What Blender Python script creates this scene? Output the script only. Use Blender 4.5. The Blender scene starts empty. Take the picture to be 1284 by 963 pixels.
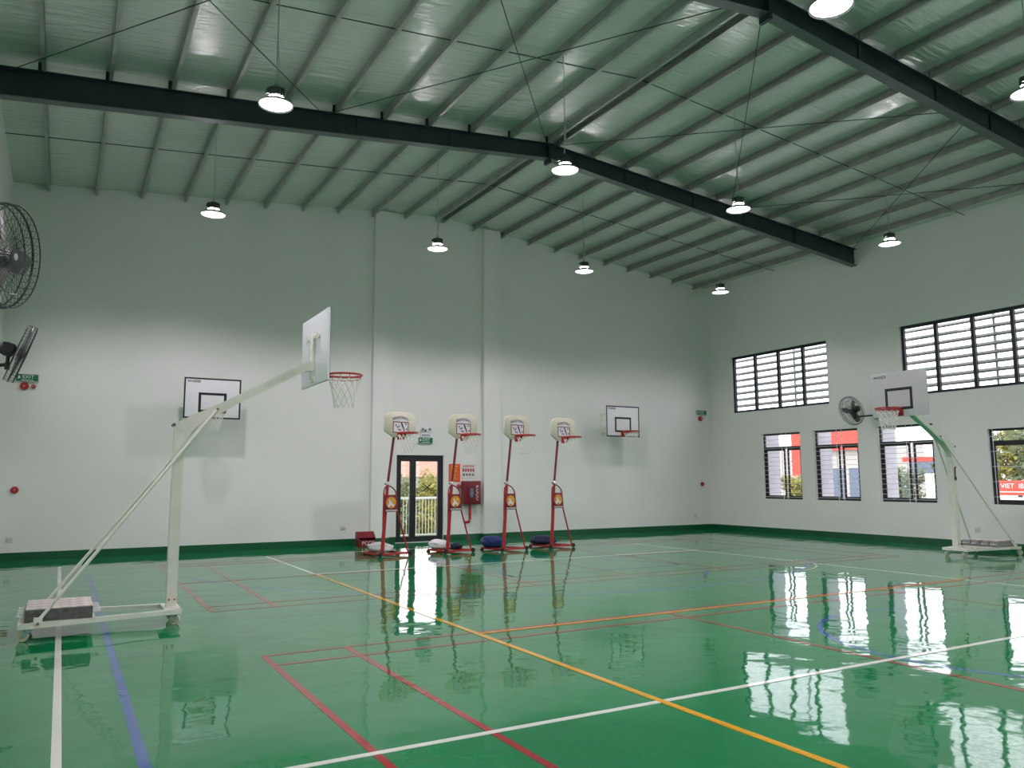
import bpy, bmesh, math, random
from mathutils import Vector, Matrix
random.seed(7)
PI = math.pi
sc = bpy.context.scene
C = sc.collection

# ------------------------------------------------------------------ camera, sky, exposure
XL, XR, YB, YN = -1.234, 18.30, 19.16, -10.3       # inner faces of the walls
XM, ZR, SL = 8.533, 8.77, 0.09                      # ridge line of the roof lining
RAFTERS = (13.45, 7.5, 1.6, -4.3)

cam_d = bpy.data.cameras.new('camera')
cam = bpy.data.objects.new('camera', cam_d); C.objects.link(cam)
yaw, pitch, roll = 0.5170, 0.1205, -0.0036
fw = Vector((math.sin(yaw)*math.cos(pitch), math.cos(yaw)*math.cos(pitch), math.sin(pitch)))
rt = Vector((math.cos(yaw), -math.sin(yaw), 0)); up = rt.cross(fw)
r2 = rt*math.cos(roll) + up*math.sin(roll); u2 = -rt*math.sin(roll) + up*math.cos(roll)
M = Matrix((r2, u2, -fw)).transposed().to_4x4(); M.translation = (0, 0, 1.6)
cam.matrix_world = M
cam_d.sensor_fit = 'HORIZONTAL'; cam_d.sensor_width = 36; cam_d.lens = 987.6/1284*36
cam_d.clip_start = 0.05; cam_d.clip_end = 400
sc.camera = cam

SKY = 4.2            # overcast sky
LAMP_W = 470.0       # beam of each high-bay lamp
NECK = 330.0         # glow of the translucent neck of each lamp
sc.view_settings.view_transform = 'Standard'; sc.view_settings.look = 'None'
sc.view_settings.gamma = 1; sc.view_settings.use_curve_mapping = False
sc.view_settings.exposure = 0.0
sc.cycles.use_denoising = True
sc.cycles.max_bounces = 10; sc.cycles.diffuse_bounces = 6; sc.cycles.glossy_bounces = 4
sc.cycles.transparent_max_bounces = 16; sc.cycles.sample_clamp_indirect = 6
sc.cycles.caustics_reflective = False; sc.cycles.caustics_refractive = False

w = bpy.data.worlds.new('overcast_sky'); sc.world = w; w.use_nodes = True
nt = w.node_tree; bg = nt.nodes['Background']
tc = nt.nodes.new('ShaderNodeTexCoord'); nz = nt.nodes.new('ShaderNodeTexNoise'); cr = nt.nodes.new('ShaderNodeValToRGB')
mp = nt.nodes.new('ShaderNodeMapping'); mp.inputs['Scale'].default_value = (1, 1, 3)
nz.inputs['Scale'].default_value = 2.2; nz.inputs['Detail'].default_value = 5
cr.color_ramp.elements[0].position = .35; cr.color_ramp.elements[0].color = (.92, .90, 1.0, 1)
cr.color_ramp.elements[1].position = .62; cr.color_ramp.elements[1].color = (1.0, .93, .96, 1)
nt.links.new(tc.outputs['Generated'], mp.inputs['Vector']); nt.links.new(mp.outputs['Vector'], nz.inputs['Vector'])
nt.links.new(nz.outputs['Fac'], cr.inputs['Fac']); nt.links.new(cr.outputs['Color'], bg.inputs['Color'])
bg.inputs['Strength'].default_value = SKY

# ------------------------------------------------------------------ materials
def mat(name, col, rough=.5, metal=0., noise=.06, nscale=6., bump=0., bscale=40., spec=.5, coat=0.):
    m = bpy.data.materials.new(name); m.use_nodes = True
    t = m.node_tree; b = t.nodes['Principled BSDF']
    b.inputs['Roughness'].default_value = rough; b.inputs['Metallic'].default_value = metal
    b.inputs['Specular IOR Level'].default_value = spec
    b.inputs['Coat Weight'].default_value = coat
    c = t.nodes.new('ShaderNodeTexCoord'); n = t.nodes.new('ShaderNodeTexNoise'); n.inputs['Scale'].default_value = nscale
    n.inputs['Detail'].default_value = 4
    r = t.nodes.new('ShaderNodeValToRGB')
    lo = [max(0, x*(1-noise)) for x in col]; hi = [min(1, x*(1+noise)) for x in col]
    r.color_ramp.elements[0].position = .3; r.color_ramp.elements[0].color = (*lo, 1)
    r.color_ramp.elements[1].position = .7; r.color_ramp.elements[1].color = (*hi, 1)
    t.links.new(c.outputs['Object'], n.inputs['Vector']); t.links.new(n.outputs['Fac'], r.inputs['Fac'])
    t.links.new(r.outputs['Color'], b.inputs['Base Color'])
    if bump:
        n2 = t.nodes.new('ShaderNodeTexNoise'); n2.inputs['Scale'].default_value = bscale; n2.inputs['Detail'].default_value = 3
        bp = t.nodes.new('ShaderNodeBump'); bp.inputs['Strength'].default_value = bump; bp.inputs['Distance'].default_value = .01
        t.links.new(c.outputs['Object'], n2.inputs['Vector']); t.links.new(n2.outputs['Fac'], bp.inputs['Height'])
        t.links.new(bp.outputs['Normal'], b.inputs['Normal'])
    return m

def floor_mat(name, col, noise=.12):
    """glossy self-levelling epoxy: slow waves in the film, clear gloss"""
    m = mat(name, col, rough=.045, noise=noise, nscale=.9, spec=.5)
    t = m.node_tree; b = t.nodes['Principled BSDF']; b.inputs['IOR'].default_value = 1.52
    g = t.nodes.new('ShaderNodeNewGeometry')
    n1 = t.nodes.new('ShaderNodeTexNoise'); n1.inputs['Scale'].default_value = 1.6; n1.inputs['Detail'].default_value = 2.5
    n1.inputs['Roughness'].default_value = .5
    bp = t.nodes.new('ShaderNodeBump'); bp.inputs['Strength'].default_value = 1.0; bp.inputs['Distance'].default_value = .0075
    t.links.new(g.outputs['Position'], n1.inputs['Vector']); t.links.new(n1.outputs['Fac'], bp.inputs['Height'])
    n2 = t.nodes.new('ShaderNodeTexNoise'); n2.inputs['Scale'].default_value = 9.0; n2.inputs['Detail'].default_value = 2.0
    b2 = t.nodes.new('ShaderNodeBump'); b2.inputs['Strength'].default_value = 1.0; b2.inputs['Distance'].default_value = .0005
    t.links.new(g.outputs['Position'], n2.inputs['Vector']); t.links.new(n2.outputs['Fac'], b2.inputs['Height'])
    t.links.new(bp.outputs['Normal'], b2.inputs['Normal']); t.links.new(b2.outputs['Normal'], b.inputs['Normal'])
    return m

def emit(name, col, s):
    m = bpy.data.materials.new(name); m.use_nodes = True; t = m.node_tree
    t.nodes.remove(t.nodes['Principled BSDF']); e = t.nodes.new('ShaderNodeEmission')
    e.inputs['Color'].default_value = (*col, 1); e.inputs['Strength'].default_value = s
    t.links.new(e.outputs['Emission'], t.nodes['Material Output'].inputs['Surface']); return m

def glass_mat():
    m = bpy.data.materials.new('window_glass'); m.use_nodes = True; t = m.node_tree
    t.nodes.remove(t.nodes['Principled BSDF'])
    tr = t.nodes.new('ShaderNodeBsdfTransparent'); tr.inputs['Color'].default_value = (.93, .96, .95, 1)
    gl = t.nodes.new('ShaderNodeBsdfGlossy'); gl.inputs['Roughness'].default_value = .02
    g = t.nodes.new('ShaderNodeNewGeometry'); mx = t.nodes.new('ShaderNodeMixShader')
    def math_(op, a, b=None):
        n = t.nodes.new('ShaderNodeMath'); n.operation = op
        for i, q in enumerate((a, b)):
            if q is None: continue
            if isinstance(q, (int, float)): n.inputs[i].default_value = q
            else: t.links.new(q, n.inputs[i])
        return n.outputs[0]
    dt = t.nodes.new('ShaderNodeVectorMath'); dt.operation = 'DOT_PRODUCT'
    t.links.new(g.outputs['Incoming'], dt.inputs[0]); t.links.new(g.outputs['True Normal'], dt.inputs[1])
    fr = math_('ADD', math_('MULTIPLY', math_('POWER', math_('SUBTRACT', 1.0, math_('ABSOLUTE', dt.outputs['Value'])), 5.0), .96), .04)   # thin-sheet Fresnel
    t.links.new(fr, mx.inputs['Fac']); t.links.new(tr.outputs['BSDF'], mx.inputs[1]); t.links.new(gl.outputs['BSDF'], mx.inputs[2])
    t.links.new(mx.outputs['Shader'], t.nodes['Material Output'].inputs['Surface']); return m

def lining_mat():
    """shiny insulation film stretched over the purlins, with fine cross wrinkles"""
    m = mat('roof_lining', (.70, .74, .70), rough=.24, noise=.05, nscale=.6, spec=.6)
    t = m.node_tree; b = t.nodes['Principled BSDF']
    b.inputs['Metallic'].default_value = .35
    g = t.nodes.new('ShaderNodeNewGeometry'); mpn = t.nodes.new('ShaderNodeMapping'); mpn.inputs['Scale'].default_value = (1.0, 9, 1)
    n1 = t.nodes.new('ShaderNodeTexNoise'); n1.inputs['Scale'].default_value = 1.6; n1.inputs['Detail'].default_value = 3
    bp = t.nodes.new('ShaderNodeBump'); bp.inputs['Strength'].default_value = 1.0; bp.inputs['Distance'].default_value = .02
    t.links.new(g.outputs['Position'], mpn.inputs['Vector']); t.links.new(mpn.outputs['Vector'], n1.inputs['Vector'])
    t.links.new(n1.outputs['Fac'], bp.inputs['Height']); t.links.new(bp.outputs['Normal'], b.inputs['Normal'])
    return m

MT = dict(
    wall=mat('wall_paint', (.77, .78, .75), .6, noise=.025, nscale=.7, bump=.08, bscale=30),
    band=mat('green_wall_paint', (.004, .090, .032), .3, noise=.1, nscale=2),
    floor=floor_mat('green_epoxy', (.005, .175, .058)),
    lwhite=floor_mat('white_court_paint', (.62, .64, .58), .05), lblue=floor_mat('blue_court_paint', (.035, .10, .30), .1),
    lyellow=floor_mat('yellow_court_paint', (.62, .32, .02), .08), lorange=floor_mat('orange_court_paint', (.55, .22, .04), .08),
    lred=floor_mat('red_court_paint', (.30, .020, .030), .1),
    lining=lining_mat(),
    purlin=mat('galvanised_steel', (.40, .42, .40), .38, .5, noise=.15, nscale=4),
    steel=mat('dark_primer_steel', (.018, .034, .040), .42, .0, noise=.15, nscale=3),
    flange=mat('grey_primer_steel', (.10, .12, .125), .45, .0, noise=.2, nscale=2),
    rod=mat('thin_steel_rod', (.05, .065, .06), .5, .4),
    frame=mat('charcoal_aluminium', (.022, .024, .030), .4, .2),
    glass=glass_mat(),
    grille=mat('white_grille_paint', (.72, .73, .74), .4), slat=mat('grey_louver_metal', (.26, .26, .265), .5),
    white=mat('white_enamel', (.80, .80, .76), .35), cream=mat('cream_enamel', (.74, .74, .66), .35),
    board=mat('white_board_sheet', (.78, .79, .82), .35, noise=.02), black=mat('black_paint', (.012, .012, .016), .4),
    fan=mat('black_fan_plastic', (.012, .013, .014), .4), fanblade=mat('grey_fan_blade', (.12, .125, .12), .35),
    red=mat('red_enamel', (.42, .018, .024), .3), darkred=mat('dark_red_enamel', (.16, .008, .016), .35),
    rim=mat('red_rim_paint', (.42, .03, .03), .4), net=mat('white_net_cord', (.75, .75, .70), .8),
    mini=mat('ivory_plastic', (.62, .60, .48), .4), sticker=mat('white_sticker', (.74, .72, .74), .4),
    blue=mat('blue_print', (.03, .05, .22), .4), gold=mat('gold_print', (.72, .42, .04), .4, noise=.15, nscale=20),
    silver=mat('silver_metal', (.6, .6, .6), .3, .7), teal=mat('zinc_blue_metal', (.30, .44, .44), .35, .3),
    wheel=mat('ivory_nylon', (.60, .55, .42), .4), rubber=mat('black_rubber', (.012, .012, .012), .7),
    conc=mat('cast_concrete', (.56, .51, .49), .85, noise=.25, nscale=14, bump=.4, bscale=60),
    concside=mat('dark_concrete', (.11, .11, .106), .9, noise=.35, nscale=18, bump=.4, bscale=60),
    bagw=mat('white_woven_sack', (.66, .65, .66), .7, noise=.06, nscale=12, bump=.4, bscale=40),
    bagb=mat('blue_sack', (.006, .022, .14), .6, noise=.2, nscale=10, bump=.4, bscale=30),
    bagd=mat('navy_sack', (.006, .010, .05), .6, noise=.2, nscale=10, bump=.4, bscale=30),
    green=mat('sign_green', (.0, .15, .055), .4), orange=mat('poster_orange', (.72, .085, .02), .5),
    yellow=mat('poster_yellow', (.80, .52, .05), .5), paper=mat('poster_paper', (.72, .70, .68), .5),
    grey=mat('grey_print', (.14, .14, .15), .5), socket=mat('white_socket_plastic', (.62, .64, .62), .4),
    lamp=mat('lamp_housing_metal', (.10, .12, .105), .4, .5), shade=mat('lamp_reflector_metal', (.22, .25, .23), .4, .4),
    cable=mat('pale_cable', (.40, .46, .41), .5),
    lens=emit('lamp_glow', (1.0, .95, 1.0), 7.0), neck=emit('lamp_neck_glow', (1.0, .90, .97), NECK),
    ground=mat('pale_paving', (.33, .32, .30), .9, noise=.15, nscale=.5), grass=mat('grass_ground', (.09, .14, .03), .9, noise=.3, nscale=1.5),
    leaf=mat('green_leaf', (.075, .11, .03), .6, noise=.5, nscale=2.0), leafy=mat('yellow_green_leaf', (.22, .20, .02), .6, noise=.4, nscale=2.0),
    hedge=mat('olive_hedge_leaf', (.13, .15, .035), .6, noise=.5, nscale=2.0),
    bark=mat('bark', (.10, .07, .05), .9, noise=.3), bred=mat('red_signboard', (.62, .07, .045), .5),
    board_shaded=mat('shaded_board_sheet', (.52, .53, .53), .4, noise=.02),  # white board sheet with the shade on the right hoop's board in its colour
    conc2=mat('pale_concrete', (.28, .27, .26), .85, noise=.2, nscale=14),
    fin=mat('pale_lavender_render', (.46, .44, .50), .8),
    pale=mat('pale_render', (.50, .48, .46), .8), tile=mat('red_roof_tile', (.42, .18, .13), .8, noise=.3, nscale=5),
    bluesign=mat('blue_grey_signboard', (.14, .17, .24), .5), tgreen=mat('green_signboard', (.02, .20, .12), .5),
)

# ------------------------------------------------------------------ mesh helpers
class MB:
    def __init__(s): s.v = []; s.f = []; s.m = []; s.cur = 0
    def add(s, vs, fs):
        o = len(s.v); s.v += [tuple(p) for p in vs]
        s.f += [tuple(i+o for i in f) for f in fs]; s.m += [s.cur]*len(fs); return s
    def box(s, a, b):
        x0, y0, z0 = a; x1, y1, z1 = b
        return s.add([(x0,y0,z0),(x1,y0,z0),(x1,y1,z0),(x0,y1,z0),(x0,y0,z1),(x1,y0,z1),(x1,y1,z1),(x0,y1,z1)],
                     [(0,3,2,1),(4,5,6,7),(0,1,5,4),(1,2,6,5),(2,3,7,6),(3,0,4,7)])
    def cb(s, c, d): return s.box([c[i]-d[i]/2 for i in range(3)], [c[i]+d[i]/2 for i in range(3)])
    def ring(s, p, ax, r, n, ph=0):
        ax = Vector(ax).normalized(); u = ax.orthogonal().normalized()
        if abs(ax.z) < .999: u = ax.cross(Vector((0,0,1))).normalized()
        v = ax.cross(u)
        return [Vector(p) + u*(r*math.cos(2*PI*k/n+ph)) + v*(r*math.sin(2*PI*k/n+ph)) for k in range(n)]
    def tube(s, pts, r, n=10, cap=True, ph=0):
        pts = [Vector(p) for p in pts]; rs = r if isinstance(r, (list, tuple)) else [r]*len(pts)
        vs = []
        for i, p in enumerate(pts):
            a = (pts[min(i+1, len(pts)-1)] - pts[max(i-1, 0)])
            vs += s.ring(p, a, rs[i], n, ph)
        fs = [(i*n+k, i*n+(k+1)%n, (i+1)*n+(k+1)%n, (i+1)*n+k) for i in range(len(pts)-1) for k in range(n)]
        if cap: fs += [tuple(reversed(range(n))), tuple(range((len(pts)-1)*n, len(pts)*n))]
        return s.add(vs, fs)
    def bar(s, a, b, w, h=None):   # rectangular tube
        h = h or w; a = Vector(a); b = Vector(b); d = (b-a).normalized()
        u = d.cross(Vector((0,0,1))); u = u.normalized() if u.length > 1e-4 else Vector((1,0,0)); v = u.cross(d)
        vs = [p + u*(sx*w/2) + v*(sz*h/2) for p in (a, b) for sx, sz in ((-1,-1),(1,-1),(1,1),(-1,1))]
        return s.add(vs, [(0,1,2,3),(7,6,5,4),(0,4,5,1),(1,5,6,2),(2,6,7,3),(3,7,4,0)])
    def lathe(s, prof, n=24, M=None, cap=True):   # profile of (r, z)
        M = M or Matrix(); vs = []
        for r, z in prof: vs += [M @ Vector((r*math.cos(2*PI*k/n), r*math.sin(2*PI*k/n), z)) for k in range(n)]
        L = len(prof)
        fs = [(i*n+k, i*n+(k+1)%n, (i+1)*n+(k+1)%n, (i+1)*n+k) for i in range(L-1) for k in range(n)]
        if cap: fs += [tuple(reversed(range(n))), tuple(range((L-1)*n, L*n))]
        return s.add(vs, fs)
    def torus(s, c, ax, R, r, n=32, k=8):
        ax = Vector(ax).normalized(); u = ax.orthogonal().normalized(); v = ax.cross(u); c = Vector(c); vs = []
        for i in range(n):
            a = 2*PI*i/n; d = u*math.cos(a) + v*math.sin(a)
            vs += [c + d*(R + r*math.cos(2*PI*j/k)) + ax*(r*math.sin(2*PI*j/k)) for j in range(k)]
        return s.add(vs, [(i*k+j, ((i+1)%n)*k+j, ((i+1)%n)*k+(j+1)%k, i*k+(j+1)%k) for i in range(n) for j in range(k)])
    def prism(s, poly, plane, a, b):   # 2D polygon extruded along the third axis from a to b
        n = len(poly)
        def P(q, t): return {'xz': (q[0], t, q[1]), 'xy': (q[0], q[1], t), 'yz': (t, q[0], q[1])}[plane]
        vs = [P(q, a) for q in poly] + [P(q, b) for q in poly]
        return s.add(vs, [tuple(range(n)), tuple(reversed(range(n, 2*n)))] + [(i, i+n, (i+1)%n+n, (i+1)%n) for i in range(n)])
    def frame(s, x0, z0, x1, z1, t, y0, y1):   # rectangular ring in the xz plane
        return s.box((x0,y0,z0),(x0+t,y1,z1)).box((x1-t,y0,z0),(x1,y1,z1)).box((x0+t,y0,z0),(x1-t,y1,z0+t)).box((x0+t,y0,z1-t),(x1-t,y1,z1))
    def mesh(s, name, m, bevel=0, smooth=True):
        me = bpy.data.meshes.new(name); me.from_pydata(s.v, [], s.f)
        for q in (m if isinstance(m, (list, tuple)) else [m]): me.materials.append(q)
        for p, i in zip(me.polygons, s.m): p.material_index = i
        bm = bmesh.new(); bm.from_mesh(me); bmesh.ops.recalc_face_normals(bm, faces=bm.faces)
        if bevel: bmesh.ops.bevel(bm, geom=[e for e in bm.edges if len(e.link_faces) == 2 and e.calc_face_angle(0) > .7], offset=bevel, segments=2, affect='EDGES', profile=.5)
        bm.to_mesh(me); bm.free()
        if smooth:
            me.shade_smooth(); me.set_sharp_from_angle(angle=math.radians(38))
        return me
    def build(s, name, m, parent=None, bevel=0, smooth=True, loc=None):
        o = bpy.data.objects.new(name, s.mesh(name, m, bevel, smooth)); C.objects.link(o)
        if parent: o.parent = parent
        if loc: o.location = loc
        return o

def tag(o, label=None, cat=None, group=None, kind=None):
    if label: o['label'] = label
    if cat: o['category'] = cat
    if group: o['group'] = group
    if kind: o['kind'] = kind
    return o
def thing(name, loc, rz=0, label=None, cat=None, group=None, kind=None):
    o = bpy.data.objects.new(name, None); C.objects.link(o); o.location = loc; o.rotation_euler = (0, 0, rz)
    o.empty_display_size = .1
    return tag(o, label, cat, group, kind)
def inst(src, parent, loc=None, rot=None):
    o = src.copy(); C.objects.link(o); o.parent = parent
    if loc is not None: o.location = loc
    if rot is not None: o.rotation_euler = rot
    return o
def copy_tree(o, parent=None):
    c = o.copy(); C.objects.link(c); c.parent = parent
    for ch in list(o.children): copy_tree(ch, c)
    return c
def text(name, s, size, m, parent, loc, rot=(PI/2, 0, 0), align='CENTER', bend=None, sx=1.0):
    cu = bpy.data.curves.new('lettering', 'FONT'); cu.body = s; cu.size = size; cu.align_x = align; cu.align_y = 'CENTER'; cu.extrude = .0012
    cu.resolution_u = 2
    t = bpy.data.objects.new('lettering', cu); C.objects.link(t)
    bpy.context.view_layer.update()
    me = bpy.data.meshes.new_from_object(t.evaluated_get(bpy.context.evaluated_depsgraph_get()))
    bpy.data.objects.remove(t); bpy.data.curves.remove(cu)
    me.name = name; me.materials.clear(); me.materials.append(m)
    for v in me.vertices:
        v.co.x *= sx
        if bend: v.co.y -= bend*v.co.x**2
    o = bpy.data.objects.new(name, me); C.objects.link(o); o.parent = parent; o.location = loc; o.rotation_euler = rot
    return o

# ------------------------------------------------------------------ floor and its court lines
floor = MB().box((XL-.3, YN-.3, -.12), (XR+.3, YB+.3, 0)).build('floor', MT['floor']); tag(floor, kind='structure')
def line(x0, y0, x1, y1, wd, m, lv=1):
    z = .0006*lv
    mb = MB()
    if abs(x1-x0) >= abs(y1-y0): mb.box((x0, y0-wd/2, 0), (x1, y1+wd/2, z))
    else: mb.box((x0-wd/2, y0, 0), (x1+wd/2, y1, z))
    mb.build('court_line', MT[m], floor, smooth=False)
def arc(cx, cy, r, a0, a1, wd, m, lv=1, n=64):
    z = .0006*lv; vs = []; fs = []
    for i in range(n+1):
        a = math.radians(a0+(a1-a0)*i/n)
        for q in (r-wd/2, r+wd/2): vs.append((cx+q*math.cos(a), cy+q*math.sin(a), z))
    fs = [(2*i, 2*i+1, 2*i+3, 2*i+2) for i in range(n)]
    mb = MB().add(vs, fs); o = mb.build('court_line', MT[m], floor, smooth=False)
# white playing lines
line(.065, YN+2, .065, 17.25, .055, 'lwhite', 2)
line(.05, 17.4, 17.0, 17.4, .04, 'lwhite', 2); line(17.0, YN+2, 17.0, 17.4, .04, 'lwhite', 2)
line(.9, 4.63, 12.5, 4.63, .055, 'lwhite', 6)
line(3.86, 13.68, 3.86, 17.33, .055, 'lwhite', 5); line(3.86, 13.68, 12.55, 13.68, .05, 'lwhite', 5)
line(12.5, -4.4, 12.5, 15.9, .045, 'lwhite', 4)
arc(11.0, 11.4, 1.75, -80, -12, .035, 'lwhite', 7)
# yellow and orange volleyball lines
line(3.87, -4.4, 3.87, 13.68, .06, 'lyellow', 8); line(3.87, 7.545, 12.5, 7.545, .055, 'lorange', 9)
# blue basketball lines
line(.5, -8, .5, 15.6, .065, 'lblue', 1); line(16.3, -8, 16.3, 15.6, .06, 'lblue', 1)
arc(8.4, 15.75, 6.65, 192, 348, .07, 'lblue', 1, 96); arc(8.4, 11.55, 1.8, 0, 360, .05, 'lblue', 1); arc(8.4, 4.63, 1.8, 0, 360, .06, 'lblue', 1)
line(6.6, 11.55, 6.6, 17.38, .05, 'lblue', 1); line(10.2, 11.55, 10.2, 17.38, .05, 'lblue', 1); line(6.6, 11.55, 10.2, 11.55, .05, 'lblue', 3)
# red badminton courts
for yb, sgn in ((7.62, -1), (10.45, 1)):
    y1 = yb + sgn*6.1; a, b = min(yb, y1), max(yb, y1)
    for x in (1.70, 15.1): line(x, a, x, b, .055, 'lred', 3)
    for x in (2.48, 14.32, 6.42, 10.38): line(x, a, x, b, .055, 'lred', 3)
    for y in (a, b, a+.42, b-.42): line(1.70, y, 15.1, y, .05, 'lred', 4)
    if sgn > 0:
        line(1.70, yb+3.05, 6.42, yb+3.05, .04, 'lred', 5); line(10.38, yb+3.05, 15.1, yb+3.05, .04, 'lred', 5)
line(8.4, 10.87, 8.4, 13.3, .03, 'lred', 2)

# ------------------------------------------------------------------ walls
WT = .22
def wall(name, L, H, holes, loc, rz):   # local x along the wall seen from inside, y outwards, z up
    xs = sorted({0, L, *[h[0] for h in holes], *[h[1] for h in holes]}); zs = sorted({0, H, *[h[2] for h in holes], *[h[3] for h in holes]})
    mb = MB()
    for i in range(len(xs)-1):
        j = 0
        while j < len(zs)-1:
            ok = lambda k: not any(h[0]-1e-6 <= xs[i] and xs[i+1] <= h[1]+1e-6 and h[2]-1e-6 <= zs[k] and zs[k+1] <= h[3]+1e-6 for h in holes)
            if not ok(j): j += 1; continue
            k = j
            while k+1 < len(zs)-1 and ok(k+1): k += 1
            mb.box((xs[i], 0, zs[j]), (xs[i+1], WT, zs[k+1])); j = k+1
    o = mb.build(name, MT['wall'], smooth=False); o.location = loc; o.rotation_euler = (0, 0, rz)
    return tag(o, kind='structure')
EAVE = ZR - SL*(XM-XL)
# lower windows: (far y, near y, sill, head);  upper windows
LOW = [(16.97, 15.53, 1.0, 2.925), (15.08, 13.64, 1.0, 2.925), (13.07, 11.55, 1.0, 2.925), (10.27, 8.77, 1.0, 2.70), (7.3, 5.8, 1.0, 2.925), (5.3, 3.8, 1.0, 2.925),
       (1.3, -.2, 1.0, 2.925), (-1.2, -2.7, 1.0, 2.925), (-4.8, -6.3, 1.0, 2.925), (-6.9, -8.4, 1.0, 2.925)]
UPP = [(18.10, 14.49), (12.28, 8.68), (6.4, 2.8), (.5, -3.1), (-5.2, -8.8)]
LENG = YB - YN
hr = [(YB-a, YB-b, s, h) for a, b, s, h in LOW] + [(YB-a, YB-b, 3.643, 5.418) for a, b in UPP]
hl = [(b-YN, a-YN, 3.643, 5.418) for a, b in UPP]
wall('wall_right', LENG, EAVE, hr, (XR, YB, 0), -PI/2)
wall('wall_left', LENG, EAVE, hl, (XL, YN, 0), PI/2)
DX0, DX1, DZ = 7.475, 8.80, 2.236
wb = wall('wall_back', XR-XL+2*WT, EAVE, [(DX0-XL+WT, DX1-XL+WT, 0, DZ)], (XL-WT, YB, 0), 0)
wn = wall('wall_near', XR-XL+2*WT, EAVE, [], (XR+WT, YN, 0), PI)
for wo, nm in ((wb, 'gable'), (wn, 'gable')):
    W = XR-XL+2*WT
    MB().prism([(0, EAVE), (W, EAVE), (W/2, ZR+.02)], 'xz', 0, WT).build('gable', MT['wall'], wo, smooth=False)
for k, (a, b) in enumerate(((6.75, 7.24), (9.93, 10.45))):      # two columns standing proud of the back wall
    mx = (a+b)/2 - (XL-WT)
    zt = ZR - SL*abs((a+b)/2-XM) - .03
    MB().box((mx-(b-a)/2, -.15, 0), (mx+(b-a)/2, 0, zt)).build('column', MT['wall'], wb, smooth=False)
# green painted bands
BH, BT = .158, .008
def band(name, segs):
    mb = MB()
    for a, b in segs: mb.box(a, b)
    return tag(mb.build(name, MT['band'], smooth=False), kind='structure')
bb = [((XL, YB-BT, 0), (6.75, YB, BH)), ((6.75-BT, YB-.15-BT, 0), (7.24+BT, YB-.15, BH)), ((7.24, YB-.15, 0), (7.24+BT, YB, BH)), ((6.75-BT, YB-.15, 0), (6.75, YB, BH)),
      ((7.24, YB-BT, 0), (DX0, YB, BH)), ((DX1, YB-BT, 0), (9.93, YB, BH)), ((9.93-BT, YB-.15, 0), (9.93, YB, BH)), ((9.93-BT, YB-.15-BT, 0), (10.45+BT, YB-.15, BH)),
      ((10.45, YB-.15, 0), (10.45+BT, YB, BH)), ((10.45, YB-BT, 0), (XR, YB, BH))]
band('baseboard_back', bb)
band('baseboard_right', [((XR-BT, YN, 0), (XR, YB-BT, BH))]); band('baseboard_left', [((XL, YN, 0), (XL+BT, YB-BT, BH))])
band('baseboard_near', [((XL+BT, YN, 0), (XR-BT, YN+BT, BH))])

# ------------------------------------------------------------------ roof: lining, purlins, rafters, rods
zc = lambda x: ZR - SL*abs(x-XM)
xe0, xe1 = XL-WT, XR+WT
ceil = MB().prism([(xe0, zc(xe0)), (XM, ZR), (xe1, zc(xe1)), (xe1, zc(xe1)+.06), (XM, ZR+.06), (xe0, zc(xe0)+.06)], 'xz', YN-WT, YB+WT).build('ceiling', MT['lining'], smooth=False)
tag(ceil, kind='structure')
def c_section(sx):   # 150 x 50 lipped channel, open towards sx
    t, h, f, l = .004, .15, .055, .018
    return [(0, 0), (sx*f, 0), (sx*f, l), (sx*(f-t), l), (sx*(f-t), t), (sx*t, t), (sx*t, h-t), (sx*(f-t), h-t), (sx*(f-t), h-l), (sx*f, h-l), (sx*f, h), (0, h)]
pl = {s: MB().prism(c_section(s), 'xz', YN, YB).mesh('purlin', MT['purlin'], smooth=False) for s in (1, -1)}
PUR = [(8.50-.911*k, 1) for k in range(11)] + [(8.76+.902*k, -1) for k in range(11)]
for x, s in PUR:
    o = bpy.data.objects.new('purlin', pl[1 if s > 0 else -1]); C.objects.link(o); o.parent = ceil
    o.location = (x, 0, zc(x)-.152)
cle = MB().box((-.03, -.005, 0), (.03, .005, .16)).mesh('cleat', MT['steel'], smooth=False)
dep = lambda x: .33 + .13*abs(x-XM)/9.77
for y in RAFTERS:
    tp = lambda x: zc(x)-.152
    def pl_poly(x0, x1, za, zb, y0, y1, mb):
        mb.prism([(x0, za(x0)), (x1, za(x1)), (x1, zb(x1)), (x0, zb(x0))], 'xz', y0, y1)
    mb = MB()
    for x0, x1 in ((XL, XM), (XM, XR)):
        pl_poly(x0, x1, lambda x: tp(x)-dep(x)+.012, lambda x: tp(x)-.012, y-.005, y+.005, mb)
        pl_poly(x0, x1, lambda x: tp(x)-.012, tp, y-.09, y+.09, mb)
    rf = mb.build('rafter', [MT['steel']], ceil, smooth=False)
    mb = MB()
    for x0, x1 in ((XL, XM), (XM, XR)): pl_poly(x0, x1, lambda x: tp(x)-dep(x), lambda x: tp(x)-dep(x)+.012, y-.09, y+.09, mb)
    mb.build('bottom_flange', MT['flange'], rf, smooth=False)
    MB().box((XM-.03, y-.1, tp(XM)-.43), (XM-.004, y+.1, tp(XM)+.02)).build('splice_plate', MT['steel'], rf, smooth=False)
    MB().box((XM+.004, y-.1, tp(XM)-.43), (XM+.03, y+.1, tp(XM)+.02)).build('splice_plate', MT['steel'], rf, smooth=False)
    for x in (1.45, 4.4, 6.3, 10.6, 12.6, 14.2, 16.0):
        MB().box((x-.035, y-.03, tp(x)-dep(x)+.012), (x+.035, y-.005, tp(x)-.012)).build('stiffener', MT['steel'], rf, smooth=False)
    for x, s in PUR:
        c = bpy.data.objects.new('cleat', cle); C.objects.link(c); c.parent = rf; c.location = (x-s*.02, y-.06, tp(x)-.006)
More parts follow.
